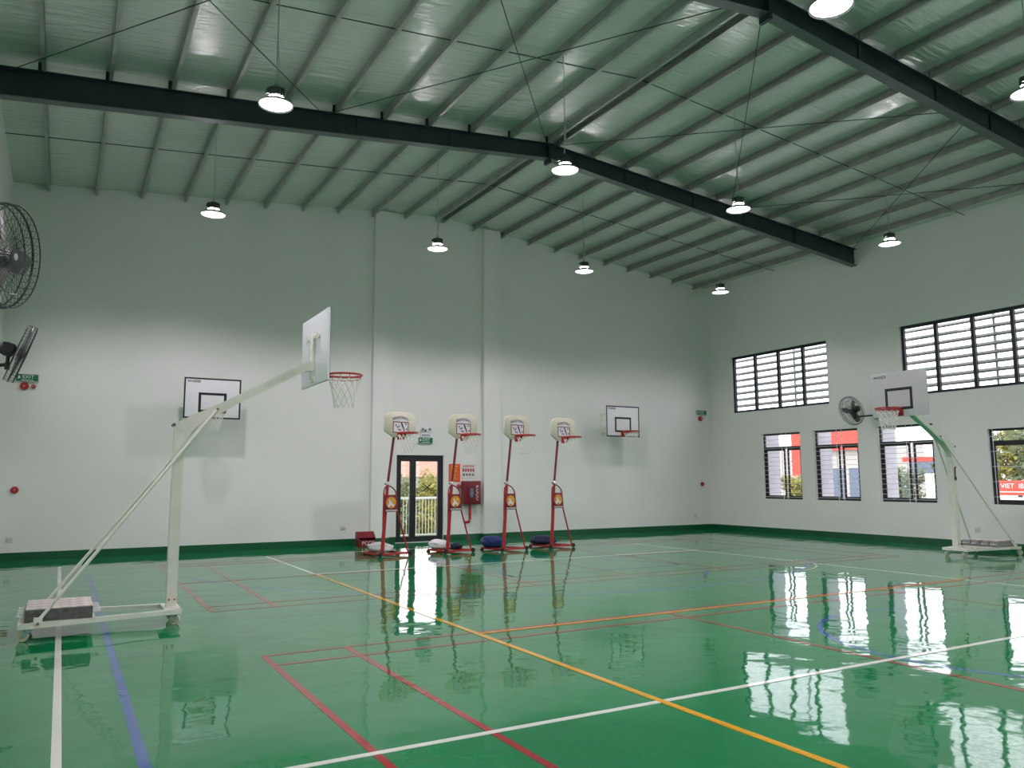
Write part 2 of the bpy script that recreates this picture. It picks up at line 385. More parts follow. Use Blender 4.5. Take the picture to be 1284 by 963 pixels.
def rod(pts, r=.008): MB().tube(pts, r, 6).build('roof_rod', MT['rod'], ceil)
for y in (10.42, 16.2, 4.5): rod([(XL, y, zc(XL)-.09), (XM, y, ZR-.09), (XR, y, zc(XR)-.09)], .009)
NOD = [-1.05, 3.75, XM, 13.8, 18.2]
zr = lambda x: zc(x)-.19
for a, b in zip(NOD, NOD[1:]):
    for ya, yb in ((7.5, 13.45), (13.45, 7.5)): rod([(a, ya, zr(a)), (b, yb, zr(b))], .008)

# ------------------------------------------------------------------ windows
WN = [0]
def wthing(x, y, z, rz):
    WN[0] += 1; return thing('window_%d' % WN[0], (x, y, z), rz, kind='structure')
vb = MB().tube([(0, 0, 0), (0, 0, 1)], .007, 6).mesh('grille_bar', MT['grille'])
hb = MB().tube([(0, 0, 0), (1, 0, 0)], .006, 6).mesh('grille_bar', MT['grille'])
def grille(t, W, H, xs, n):
    for x in xs:
        o = bpy.data.objects.new('grille_bar', vb); C.objects.link(o); o.parent = t; o.location = (x, .035, 0); o.scale = (1, 1, H)
    for k in range(n):
        o = bpy.data.objects.new('grille_bar', hb); C.objects.link(o); o.parent = t; o.location = (0, .045, H*(k+.5)/n); o.scale = (W, 1, 1)
def lower_window(x, ya, yb, z0, z1, rz, few=False):
    W, H = abs(ya-yb), z1-z0
    t = wthing(x, ya if rz < 0 else yb, z0, rz)
    y0, y1 = .09, .15; tz = H-.43 if not few else H-.30
    MB().frame(0, 0, W, H, .05, y0, y1).box((.05, y0, tz-.03), (W-.05, y1, tz+.03)).build('window_frame', MT['frame'], t, smooth=False)
    MB().box((.05, .118, tz+.03), (W-.05, .122, H-.05)).build('transom_pane', MT['glass'], t, smooth=False)
    xm = W*.54
    for a, b, yy in ((.05, xm, .125), (xm+.10 if not few else xm-.05, W-.05, .10)):
        s = MB().frame(a, .05, b, tz-.03, .055, yy-.012, yy+.012).build('sash', MT['frame'], t, smooth=False)
        MB().box((a+.055, yy-.002, .105), (b-.055, yy+.002, tz-.085)).build('pane', MT['glass'], s, smooth=False)
    if not few: grille(t, W, H, (.03, xm-.04, xm+.12, W-.03), 15)
    else: grille(t, W, H, (.10, xm+.02), 5)
    return t
slat_me = {}
def upper_window(x, ya, yb, rz):
    W, H = abs(ya-yb), 5.418-3.643
    t = wthing(x, ya if rz < 0 else yb, 3.643, rz)
    mb = MB().frame(0, 0, W, H, .07, .08, .16)
    for k in (1, 2, 3): mb.box((W*k/4-.04, .08, .055), (W*k/4+.04, .16, H-.055))
    mb.build('window_frame', MT['frame'], t, smooth=False)
    for k in range(4): MB().box((W*k/4+.03, .113, .055), (W*(k+1)/4-.03, .117, H-.055)).build('pane', MT['glass'], t, smooth=False)
    if W not in slat_me: slat_me[W] = MB().add([(-.8, -.05, -.035), (W+.6, -.05, -.035), (W+.6, .05, .035), (-.8, .05, .035), (-.8, -.05, .005), (W+.6, -.05, .005), (W+.6, .05, .075), (-.8, .05, .075)],
                     [(0,3,2,1),(4,5,6,7),(0,1,5,4),(1,2,6,5),(2,3,7,6),(3,0,4,7)]).mesh('louver_slat', MT['slat'], smooth=False)
    for k in range(9):
        o = bpy.data.objects.new('louver_slat', slat_me[W]); C.objects.link(o); o.parent = t; o.location = (0, .36, .02+.205*k)
    MB().box((W*.58, .42, -.1), (W*.58+.05, .47, H+.2)).build('louver_post', MT['grille'], t, smooth=False)
    return t
for i, (a, b, s, h) in enumerate(LOW):
    lower_window(XR, a, b, s, h, -PI/2, few=(i == 3))
for a, b in UPP: upper_window(XR, a, b, -PI/2)
for a, b in UPP: upper_window(XL, a, b, PI/2)

# ------------------------------------------------------------------ glazed double door in the back wall
d = thing('door_1', (DX0, YB, 0), 0, kind='structure'); W = DX1-DX0
MB().frame(0, .0, W, DZ, .06, .05, .13).build('door_frame', MT['frame'], d, smooth=False)
for a, b, nm in ((.06, .475, 'door_leaf'), (.475, W-.06, 'door_leaf')):
    lf = MB().box((a, .06, .06), (a+.085, .11, DZ-.06)).box((b-.085, .06, .06), (b, .11, DZ-.06)).box((a+.085, .06, .06), (b-.085, .11, .15)).box((a+.085, .06, DZ-.16), (b-.085, .11, DZ-.06)).build(nm, MT['frame'], d, smooth=False)
    MB().box((a+.085, .083, .15), (b-.085, .087, DZ-.16)).build('pane', MT['glass'], lf, smooth=False)
    if b > 1:
        MB().box((a+.03, .045, .93), (a+.06, .06, 1.12)).tube([(a+.045, .05, 1.03), (a+.045, .0, 1.03), (a+.16, .0, 1.03)], .011, 8).build('door_handle', MT['black'], lf)
        xm = (a+b)/2+.02; mb = MB()
        for sg in (1, -1): mb.bar((xm-.14, .08, 1.40-sg*.11), (xm+.14, .08, 1.40+sg*.11), .004, .024)
        mb.build('tape_cross', MT['black'], lf, smooth=False)
MB().box((-.02, -.02, 0), (W+.02, .16, .012)).build('threshold', MT['socket'], d, smooth=False)

# ------------------------------------------------------------------ high-bay pendant lamps
def make_lamp():
    t = thing('pendant_lamp', (0, 0, 0))
    n = 28
    MB().lathe([(.225, -.005), (.228, .0), (.222, .012), (.15, .065), (.095, .085), (.095, .083), (.148, .060), (.218, .006)], n, cap=False).build('shade', MT['shade'], t)
    MB().lathe([(.0005, .012), (.21, .010), (.21, .016), (.0005, .018)], n).build('lens', MT['lens'], t)
    MB().lathe([(.088, .084), (.098, .087), (.098, .104), (.088, .107)], 20, cap=False).build('glowing_neck', MT['neck'], t)
    h = MB().lathe([(.083, .084), (.083, .107), (.100, .108), (.104, .125), (.098, .20), (.085, .228), (.05, .245), (.03, .25)], 20)
    for k in range(14):
        a = 2*PI*k/14; c, s = math.cos(a), math.sin(a)
        h.bar((c*.09, s*.09, .17), (c*.112, s*.112, .17), .007, .11)
    h.build('housing', MT['lamp'], t)
    MB().box((-.085, -.03, .14), (-.13, .03, .2)).build('driver_box', MT['lamp'], t)
    MB().torus((0, 0, .275), (0, 1, 0), .022, .005, 14, 6).build('hook', MT['lamp'], t)
    return t
ROWS = [(15.2, 'back row nearest the door wall'), (10.2, 'second row from the door wall'), (5.1, 'third row from the door wall'), (.1, 'fourth row from the door wall'), (-5.0, 'row farthest from the door wall')]
COLS = [(2.2, 'leftmost'), (6.8, 'second from left'), (10.65, 'third from left'), (15.08, 'rightmost')]
lp0 = make_lamp(); first = True
ldata = bpy.data.lights.new('lamp_beam', 'SPOT'); ldata.energy = LAMP_W; ldata.spot_size = math.radians(150); ldata.spot_blend = .38
ldata.shadow_soft_size = .12; ldata.color = (1.0, .90, .97)
ldim = ldata.copy(); ldim.energy = LAMP_W*.85
lweak = ldata.copy(); lweak.energy = LAMP_W*.5      # beams by the window wall set weaker, to keep that wall darker
for yy, rn in ROWS:
    for xx, cn in COLS:
        t = copy_tree(lp0)
        zl = 6.55
        t.location = (xx, yy, zl)
        tag(t, 'lit high-bay pendant lamp, %s, %s' % (rn, cn), 'lamp', 'high-bay pendant lamps under the roof')
        ztop = zc(xx)
        MB().tube([(0, 0, .29), (0, 0, ztop-zl)], .008, 6).build('hanging_cable', MT['cable'], t)
        MB().tube([(0, 0, .9), (.03, 0, .55), (.0, .03, .3)], .006, 5).build('power_lead', MT['cable'], t)
        L = bpy.data.objects.new('lamp_beam', ldata if xx < 9 else (ldim if xx < 12 else lweak)); C.objects.link(L); L.parent = t; L.location = (0, 0, -.01)
for ch in list(lp0.children): bpy.data.objects.remove(ch)
bpy.data.objects.remove(lp0)

# ------------------------------------------------------------------ basketball gear
def net_mesh(R, depth, n=12, rows=5, r=.005, r1=.58):
    mb = MB()
    def P(i, j): a = 2*PI*i/n; q = R*(1-(1-r1)*(j/rows)**.7); return (q*math.cos(a), q*math.sin(a), -depth*j/rows)
    for j in range(rows):
        for i in range(n):
            o = .5*(j % 2)
            mb.tube([P(i+o, j), P(i+o+.5, j+1)], r, 3, cap=False); mb.tube([P(i+o, j), P(i+o-.5, j+1)], r, 3, cap=False)
    return mb
def rim_parts(t, c, R, facing_y=True, red='rim', gap=.15, under=True):
    """rim whose board lies towards +y of its centre c"""
    x, y, z = c; yb = y+R+gap
    rm = MB().torus(c, (0, 0, 1), R, .0135, 40, 8)
    if under: rm.torus((x, y, z-.05), (0, 0, 1), R*.93, .006, 36, 6)
    for k in range(12):
        a = 2*PI*k/12; q = (x+R*math.cos(a), y+R*math.sin(a))
        rm.tube([(q[0], q[1], z), (x+R*.93*math.cos(a), y+R*.93*math.sin(a), z-.05)], .004, 4)
    rm.build('rim', MT[red], t)
    br = MB().box((x-.08, yb-.012, z-.14), (x+.08, yb, z+.02))
    br.box((x-.08, y+R-.005, z-.012), (x+.08, yb, z+.012))
    for s in (-1, 1):
        br.prism([(yb, z-.13), (yb, z), (y+R*.80, z)], 'yz', x+s*.075-.006, x+s*.075+.006)
    br.build('rim_bracket', MT[red], t, smooth=False)
    n = net_mesh(R*.93, .38, 12, 5, .0065).build('net', MT['net'], t, loc=(x, y, z-.045))
def board_parts(t, c, border=True, sheet='board'):
    """1.2 x 0.9 m board facing -y, c = centre of the front face"""
    x, y, z = c
    b = MB().box((x-.6, y, z-.45), (x+.6, y+.03, z+.45)).build('backboard', MT[sheet], t, bevel=.004)
    if border: MB().frame(x-.6, z-.45, x+.6, z+.45, .034, y-.0025, y+.001).build('border', MT['black'], b, smooth=False)
    MB().frame(x-.295, z-.315, x+.295, z+.125, .055, y-.0025, y+.001).build('target_square', MT['black'], b, smooth=False)
    mb = MB().box((x-.42, y-.003, z+.345), (x-.265, y+.001, z+.395))
    mb.build('maker_tag', MT['black'], b, smooth=False)
    mb = MB()
    for k in range(4): mb.box((x-.53+.025*k, y-.003, z+.352), (x-.512+.025*k, y+.001, z+.388))
    mb.build('maker_mark', MT['grey'], b, smooth=False)
    mb = MB()
    for k in range(6): mb.box((x-.41+.023*k, y-.004, z+.355), (x-.395+.023*k, y-.002, z+.386))
    mb.build('maker_mark', MT['socket'], b, smooth=False)
def wall_hoop(x, zcn, label):
    t = thing('wall_basketball_hoop', (x, YB, zcn), 0, label, 'basketball hoop', 'wall mounted basketball hoops')
    yf = -.75
    board_parts(t, (0, yf, 0)); rim_parts(t, (0, yf-.15-.225, -.30), .225)
    mb = MB()
    for s in (-1, 1):
        mb.tube([(s*.22, 0, .25), (s*.22, yf+.03, .25)], .022, 8).tube([(s*.22, 0, -.28), (s*.22, yf+.03, -.28)], .022, 8).tube([(s*.22, -.01, -.28), (s*.22, yf+.06, .25)], .016, 8)
        mb.box((s*.22-.05, -.012, -.38), (s*.22+.05, 0, .35)).box((s*.22-.04, yf+.03, -.34), (s*.22+.04, yf+.045, .32))
    mb.build('wall_bracket', MT['cream'], t)
wall_hoop(2.82, 3.405, 'wall mounted white backboard with black border behind the big white portable hoop, left of door')
wall_hoop(14.20, 3.27, 'wall mounted white backboard with black border on back wall right of the red hoops')

def caster(parent, x, y, zt, r=.055, yaw=0, frk='silver', whl='wheel'):
    c = MB().tube([(0, 0, zt), (0, 0, zt-.03)], .03, 10).box((-.035, -.035, zt-.008), (.035, .035, zt))
    for s in (-1, 1): c.prism([(-.03, zt-.03), (.03, zt-.03), (.055, r-.012), (.02, r-.012)], 'xz', s*.026-.003, s*.026+.003)
    c.box((-.03, -.029, zt-.036), (.03, .029, zt-.03))
    o = c.build('caster', MT[frk], parent, loc=(x, y, 0)); o.rotation_euler = (0, 0, yaw)
    Mx = Matrix.Translation((.035, 0, r)) @ Matrix.Rotation(PI/2, 4, 'X')
    MB().lathe([(r*.6, -.018), (r*.95, -.018), (r, -.012), (r, .012), (r*.95, .018), (r*.6, .018)], 20, Mx).build('wheel', MT[whl], o)
    MB().lathe([(.012, -.032), (.012, .032)], 10, Mx).build('axle', MT['silver'], o)
def portable_hoop(x, y, rz, label):
    """local +x is the way the hoop faces; origin under the post"""
    t = thing('portable_basketball_hoop', (x, y, 0), rz, label, 'basketball hoop', 'large white portable basketball hoops')
    zb0, zb1 = .125, .175; HR, HF = .46, .24
    fr = MB()
    for s in (-1, 1): fr.bar((-1.44, s*HR, .15), (.085, s*HF, .15), .05, .05)
    fr.bar((-1.44, -HR-.02, .15), (-1.44, HR+.02, .15), .05, .05).bar((.06, -HF-.02, .15), (.06, HF+.02, .15), .05, .05).bar((-.80, -HR+.07, .15), (-.80, HR-.07, .15), .05, .05)
    fr.bar((-1.1, -HR+.03, .132), (-1.1, HR-.03, .132), .04, .015)
    fr.box((-.09, -HF, .172), (.085, HF, .182))
    fr.build('base_frame', MT['cream'], t)
    caster(t, -1.38, -HR+.01, .125, yaw=PI*.9, frk='teal'); caster(t, -1.38, HR-.01, .125, yaw=PI*.8, frk='teal')
    caster(t, .0, -HF+.06, .125, yaw=-.5); caster(t, .0, HF-.06, .125, yaw=-.3)
    MB().box((-.055, -.06, .18), (.055, .06, 1.95)).add([(-.055,-.06,1.95),(.055,-.06,1.95),(.055,.06,1.95),(-.055,.06,1.95),(-.055,-.06,2.26),(.055,-.06,2.14),(.055,.06,2.14),(-.055,.06,2.26)], [(0,3,2,1),(4,5,6,7),(0,1,5,4),(1,2,6,5),(2,3,7,6),(3,0,4,7)]).build('post', MT['cream'], t, smooth=False)
    MB().tube([(-.06, -.075, 2.245), (-.06, .075, 2.245)], .018, 10).build('pivot_bolt', MT['grey'], t)
    MB().tube([(.03, -.075, .26), (.03, .075, .26)], .010, 8).tube([(-.03, -.075, .26), (-.03, .075, .26)], .010, 8).build('foot_bolt', MT['red'], t)
    up = [(-.06, 2.262), (.10, 2.345), (.435, 2.515), (.90, 2.77), (1.48, 3.10), (1.56, 3.105)]
    lo = [(1.56, 2.985), (1.46, 2.975), (.67, 2.535), (.46, 2.40), (.27, 2.285), (.16, 2.205), (.105, 2.135), (.07, 2.02), (.062, 1.80), (.054, 1.80), (.054, 2.14)]
    MB().prism(up+lo, 'xz', -.06, .06).build('arm', MT['cream'], t, smooth=False)
    MB().prism([(-.066, 2.262), (.075, 2.112), (.075, 2.124), (-.066, 2.274)], 'xz', -.066, .066).build('seam_plate', MT['white'], t, smooth=False)
    for s in (-1, 1):
        MB().tube([(-1.30, s*(HR-.005), .18), (.40, s*.065, 2.43)], .018, 10).box((-1.33, s*HR-.012, .165), (-1.25, s*HR+.012, .23)).build('strut', MT['cream'], t)
    MB().tube([(.41, -.085, 2.445), (.41, .085, 2.445)], .014, 8).build('strut_bolt', MT['grey'], t)
    MB().tube([(-1.29, -HR-.03, .17), (-1.29, -HR+.03, .17)], .014, 8).build('strut_bolt', MT['grey'], t)
    h = thing('board_mount', (1.60, 0, 3.26), PI/2); h.parent = t      # turned so that its -y is the facing side
    bx = MB().box((-.05, .03, -.38), (.05, .075, .20)).box((-.26, .03, .13), (.26, .065, .18)).box((-.09, .03, -.42), (.09, .05, -.36))
    for s in (-1, 1): bx.box((s*.24-.02, .06, .10), (s*.24+.02, .07, .20))
    bx.build('mounting_frame', MT['cream'], h, bevel=.004)
    return t, h
def finish_hoop(t, h, border):
    pass
lab = ['big white portable basketball hoop in the left foreground, arm reaching right over concrete ballast', 'white portable basketball hoop on casters by the windows of the right wall']
def ballast(x, y, rz, k, label, side='concside'):
    t = thing('concrete_ballast_block', (x, y, .178), rz, label, 'ballast block', 'concrete ballast blocks on the hoop bases')
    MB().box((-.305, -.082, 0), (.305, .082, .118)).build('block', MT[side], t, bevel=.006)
    MB().box((-.302, -.079, .117), (.302, .079, .128)).build('pale_top', MT['conc'], t, bevel=.003)  # top slab coloured paler than the block sides
    for s in (-1, 1):
        MB().tube([(s*.303, -.045, .055), (s*.37, -.045, .055), (s*.375, -.04, .055), (s*.375, .04, .055), (s*.37, .045, .055), (s*.303, .045, .055)], .009, 6).build('handle', MT['socket'], t)
    return t
def rotate_parts_to_x(t, maker):
    """boards and rims are written facing -y; this hangs them on a part turned to face +x"""
    maker(t)
def big_hoop(x, y, rz, label, border):
    t, h = portable_hoop(x, y, rz, label)
    # flatten the helper empty: its parts become parts of the hoop itself
    board_parts(h, (0, 0, 0), border, 'board' if border else 'board_shaded'); rim_parts(h, (0, -.15-.225, -.30), .225)
    Mh = Matrix.Translation((1.60, 0, 3.26)) @ Matrix.Rotation(PI/2, 4, 'Z')
    for ch in list(h.children):
        b = ch.matrix_basis.copy(); ch.parent = t; ch.matrix_basis = Mh @ b
    bpy.data.objects.remove(h)
    return t
HA = (1.165, 9.95); HB = (15.99, 9.75)
big_hoop(HA[0], HA[1], 0, lab[0], True)
hb_ = big_hoop(HB[0], HB[1], PI, lab[1], False)
MB().box((-.02, .06, 1.55), (.02, .085, 1.62)).box((-.012, .06, 1.62), (.012, .075, 1.80)).tube([(.0, .07, 1.80), (.0, .1, 1.83)], .012, 8).build('post_latch', MT['black'], hb_)
pos = ['nearest the camera', 'second from the near side', 'third from the near side', 'farthest from the camera']
for k in range(4):
    ballast(HA[0]-1.105, HA[1]-.30+.19*k, 0, k, 'grey concrete ballast block on the left white hoop base, %s' % pos[k])
for k in range(4):
    ballast(HB[0]+1.105, HB[1]-.29+.19*k, 0, k, 'grey concrete ballast block on the right wall hoop base, %s' % pos[k], 'conc2')

def make_mini():
    t = thing('mini_basketball_hoop', (0, 0, 0))
    P, Q, S, R = (-.32, 0, .055), (.32, 0, .055), (-.30, .78, .045), (.16, .78, .045)
    f = MB()
    for a, b in ((P, Q), (P, S), (S, R), (R, Q)): f.bar(a, b, .045, .04)
    f.build('base_frame', MT['red'], t)
    for q in (P, Q):
        MB().lathe([(.02, -.02), (.045, -.02), (.05, -.012), (.05, .012), (.045, .02), (.02, .02)], 16, Matrix.Translation((q[0]+(.04 if q[0] > 0 else -.045), q[1]-.02, .05)) @ Matrix.Rotation(PI/2, 4, 'X')).build('wheel', MT['rubber'], t)
    MB().box((-.33, .75, 0), (-.27, .81, .03)).build('rear_foot', MT['rubber'], t); MB().box((.13, .75, 0), (.19, .81, .03)).build('rear_foot', MT['rubber'], t)
    MB().tube([(-.31, 0, .06), (-.185, .03, 1.50)], [.042, .034], 12).build('lower_post', MT['red'], t)
    MB().tube([(-.185, .03, 1.50), (-.04, .05, 2.52), (.0, .03, 2.62)], .027, 12).build('upper_post', MT['darkred'], t)
    MB().tube([(-.315, -.03, .07), (-.31, -.03, .95), (-.305, -.03, 1.33)], .020, 8).build('side_leg', MT['red'], t)
    MB().tube([(.32, -.01, .06), (.03, -.03, .93), (-.01, -.03, 1.33)], .017, 8).build('side_leg', MT['red'], t)
    MB().tube([(-.305, -.03, 1.33), (-.298, -.02, 1.38), (-.27, -.01, 1.43), (-.225, .0, 1.465), (-.19, .03, 1.475), (-.14, .0, 1.465), (-.08, -.01, 1.43), (-.035, -.02, 1.38), (-.01, -.03, 1.33)], .014, 8).build('arch_handle', MT['darkred'], t)
    MB().lathe([(.045, -.035), (.045, .02), (.038, .03)], 14, Matrix.Translation((-.182, .03, 1.53))).build('clamp_collar', MT['silver'], t)
    MB().tube([(-.22, .03, 1.51), (-.27, .02, 1.51)], .012, 8).build('clamp_knob', MT['black'], t)
    p = MB().prism([(-.315, .93), (.03, .93), (-.005, 1.285), (-.31, 1.285)], 'xz', -.06, -.045).build('sign_panel', MT['darkred'], t, bevel=.003)
    e = MB().lathe([(.0005, 0), (.125, 0), (.125, .004), (.0005, .004)], 28, Matrix.Translation((-.145, -.0605, 1.125)) @ Matrix.Rotation(PI/2, 4, 'X')).build('ball_emblem', MT['gold'], p)
    mb = MB()
    for q in (-1, 1):
        pts = [(-.145+q*(.035+.05*math.cos(a)), -.066, 1.125+.105*math.sin(a)) for a in [(-1+2*i/8)*1.2+ (0 if q < 0 else PI) for i in range(9)]]
        mb.tube(pts, .004, 4)
    mb.tube([(-.265, -.066, 1.15), (-.03, -.066, 1.10)], .004, 4).tube([(-.13, -.066, 1.245), (-.16, -.066, 1.005)], .004, 4)
    mb.torus((-.145, -.066, 1.125), (0, 1, 0), .118, .005, 28, 5)
    mb.build('ball_seam', MT['orange'], p)
    MB().prism([(-.235, 1.045), (-.22, 1.09), (-.19, 1.12), (-.20, 1.17), (-.175, 1.19), (-.155, 1.15), (-.11, 1.10), (-.07, 1.05), (-.10, 1.03), (-.135, 1.07), (-.18, 1.05), (-.20, 1.02)], 'xz', -.071, -.066).build('player_figure', MT['sticker'], p, smooth=False)
    MB().box((-.27, -.064, .945), (-.0, -.060, .975)).build('name_strip', MT['sticker'], p, smooth=False)
    mb = MB()
    for k in range(9): mb.box((-.26+.028*k, -.066, .952), (-.243+.028*k, -.063, .968))
    mb.build('name_print', MT['grey'], p, smooth=False)
    # board
    cx, cy, cz = .07, -.05, 2.775; w2, h2, c1 = .385, .275, .13
    oc = [(cx-w2, cz-h2+c1), (cx-w2+c1*1.6, cz-h2), (cx+w2-c1*1.6, cz-h2), (cx+w2, cz-h2+c1), (cx+w2, cz+h2-c1), (cx+w2-c1*.5, cz+h2-.045), (cx+w2-c1*1.5, cz+h2), (cx-w2+c1*1.5, cz+h2), (cx-w2+c1*.5, cz+h2-.045), (cx-w2, cz+h2-c1)]
    b = MB().prism(oc, 'xz', cy, cy+.05).build('backboard', MT['mini'], t, bevel=.006)
    yf = cy-.0015
    MB().box((cx-.19, yf, cz-.17), (cx+.19, cy+.002, cz+.085)).add([(cx-.19, yf, cz+.085), (cx+.19, yf, cz+.085), (cx+.02, yf, cz+.15), (cx-.02, yf, cz+.15)], [(0, 1, 2, 3)]).build('target_sticker', MT['sticker'], b, smooth=False)
    MB().frame(cx-.195, cz-.175, cx+.195, cz+.065, .018, yf-.003, yf).build('target_square', MT['darkred'], b, smooth=False)
    text('lettering', 'BASKETBALL', .085, MT['blue'], b, (cx, yf-.002, cz+.15), bend=.9, sx=.84)
    MB().prism([(cx+.0, cz+.04), (cx+.03, cz+.045), (cx+.05, cz-.0), (cx+.075, cz-.06), (cx+.10, cz-.13), (cx+.08, cz-.135), (cx+.05, cz-.07), (cx+.02, cz-.02)], 'xz', yf-.004, yf-.001).build('player_print', MT['black'], b, smooth=False)
    mb = MB()
    for (a, c_) in ((-.13, -.01), (-.10, -.05), (-.06, -.035), (-.07, -.10), (-.03, -.11), (.13, -.09), (.11, .02)): mb.box((cx+a, yf-.003, cz+c_-.018), (cx+a+.032, yf-.001, cz+c_+.012))
    mb.build('ball_print', MT['blue'], b, smooth=False)
    rim_parts(t, (cx, cy-.07-.215, cz-.185), .215, gap=.07, under=False)
    return t
mini0 = make_mini()
MINI = [(6.20, 15.92, .17, 'red mini basketball hoop stand in front of the glazed door, white sack on its base'),
        (7.66, 15.84, .15, 'red mini basketball hoop stand right of the door, white sack on its base'),
        (8.92, 15.62, .19, 'red mini basketball hoop stand with a bright blue sack on its base'),
        (10.28, 15.76, .16, 'rightmost red mini basketball hoop stand, dark navy sack on its base')]
for k, (x, y, rz, lb) in enumerate(MINI):
    t = mini0 if k == 0 else copy_tree(mini0)
    t.location = (x, y, 0); t.rotation_euler = (0, 0, rz); tag(t, lb, 'basketball hoop', 'red mini basketball hoop stands')
# sacks lying on the base frames
def sack(name, x, y, rz, dx, dy, dz, m, label, seed):
    rnd = random.Random(seed); bm = bmesh.new(); bmesh.ops.create_icosphere(bm, subdivisions=4, radius=1)
    from mathutils import noise
    for v in bm.verts:
        p = v.co.copy(); e = 2.6
        q = Vector([math.copysign(abs(c)**(2/e), c) for c in p])
        n = noise.noise(p*1.7+Vector((seed*3.1, 0, 0)))*.16 + noise.noise(p*5+Vector((0, seed, 0)))*.05
        q *= 1+n
        taper = 1-.45*max(0, abs(q.x)-.55)
        z = (q.z*taper+1)/2
        v.co = (q.x*dx, q.y*dy*taper, max(0, z-.06)*dz*(1.0 if q.x < .2 else .85))
    bmesh.ops.recalc_face_normals(bm, faces=bm.faces)
    me = bpy.data.meshes.new(name); bm.to_mesh(me); bm.free(); me.shade_smooth(); me.materials.append(m)
    o = bpy.data.objects.new(name, me); C.objects.link(o); o.location = (x, y, .066); o.rotation_euler = (0, 0, rz)
    return tag(o, label, 'sack', 'sacks weighing down the hoop bases')
def at_mini(k, lx, ly):
    x, y, rz, _ = MINI[k]; return (x+lx*math.cos(rz)-ly*math.sin(rz), y+lx*math.sin(rz)+ly*math.cos(rz), rz)
a = at_mini(0, -.04, .52); sack('sandbag', a[0], a[1], a[2]+.05, .27, .27, .21, MT['bagw'], 'large plump white sack on the base of the hoop before the door', 1)
a = at_mini(1, -.12, .60); sack('sandbag', a[0], a[1], a[2]+.1, .24, .25, .22, MT['bagw'], 'smaller white sack on the base of the second red hoop', 2)
a = at_mini(1, .21, .42); sack('folded_bag', a[0], a[1], a[2]-.4, .15, .12, .14, MT['bagd'], 'small dark bag beside the white sack on the second red hoop base', 6)
a = at_mini(2, -.14, .55); sack('sandbag', a[0], a[1], a[2]+.0, .30, .27, .28, MT['bagb'], 'bright blue sack on the base of the third red hoop', 3)
a = at_mini(3, -.10, .52); sack('sandbag', a[0], a[1], a[2]+.1, .36, .26, .22, MT['bagd'], 'dark navy sack on the base of the rightmost red hoop', 4)

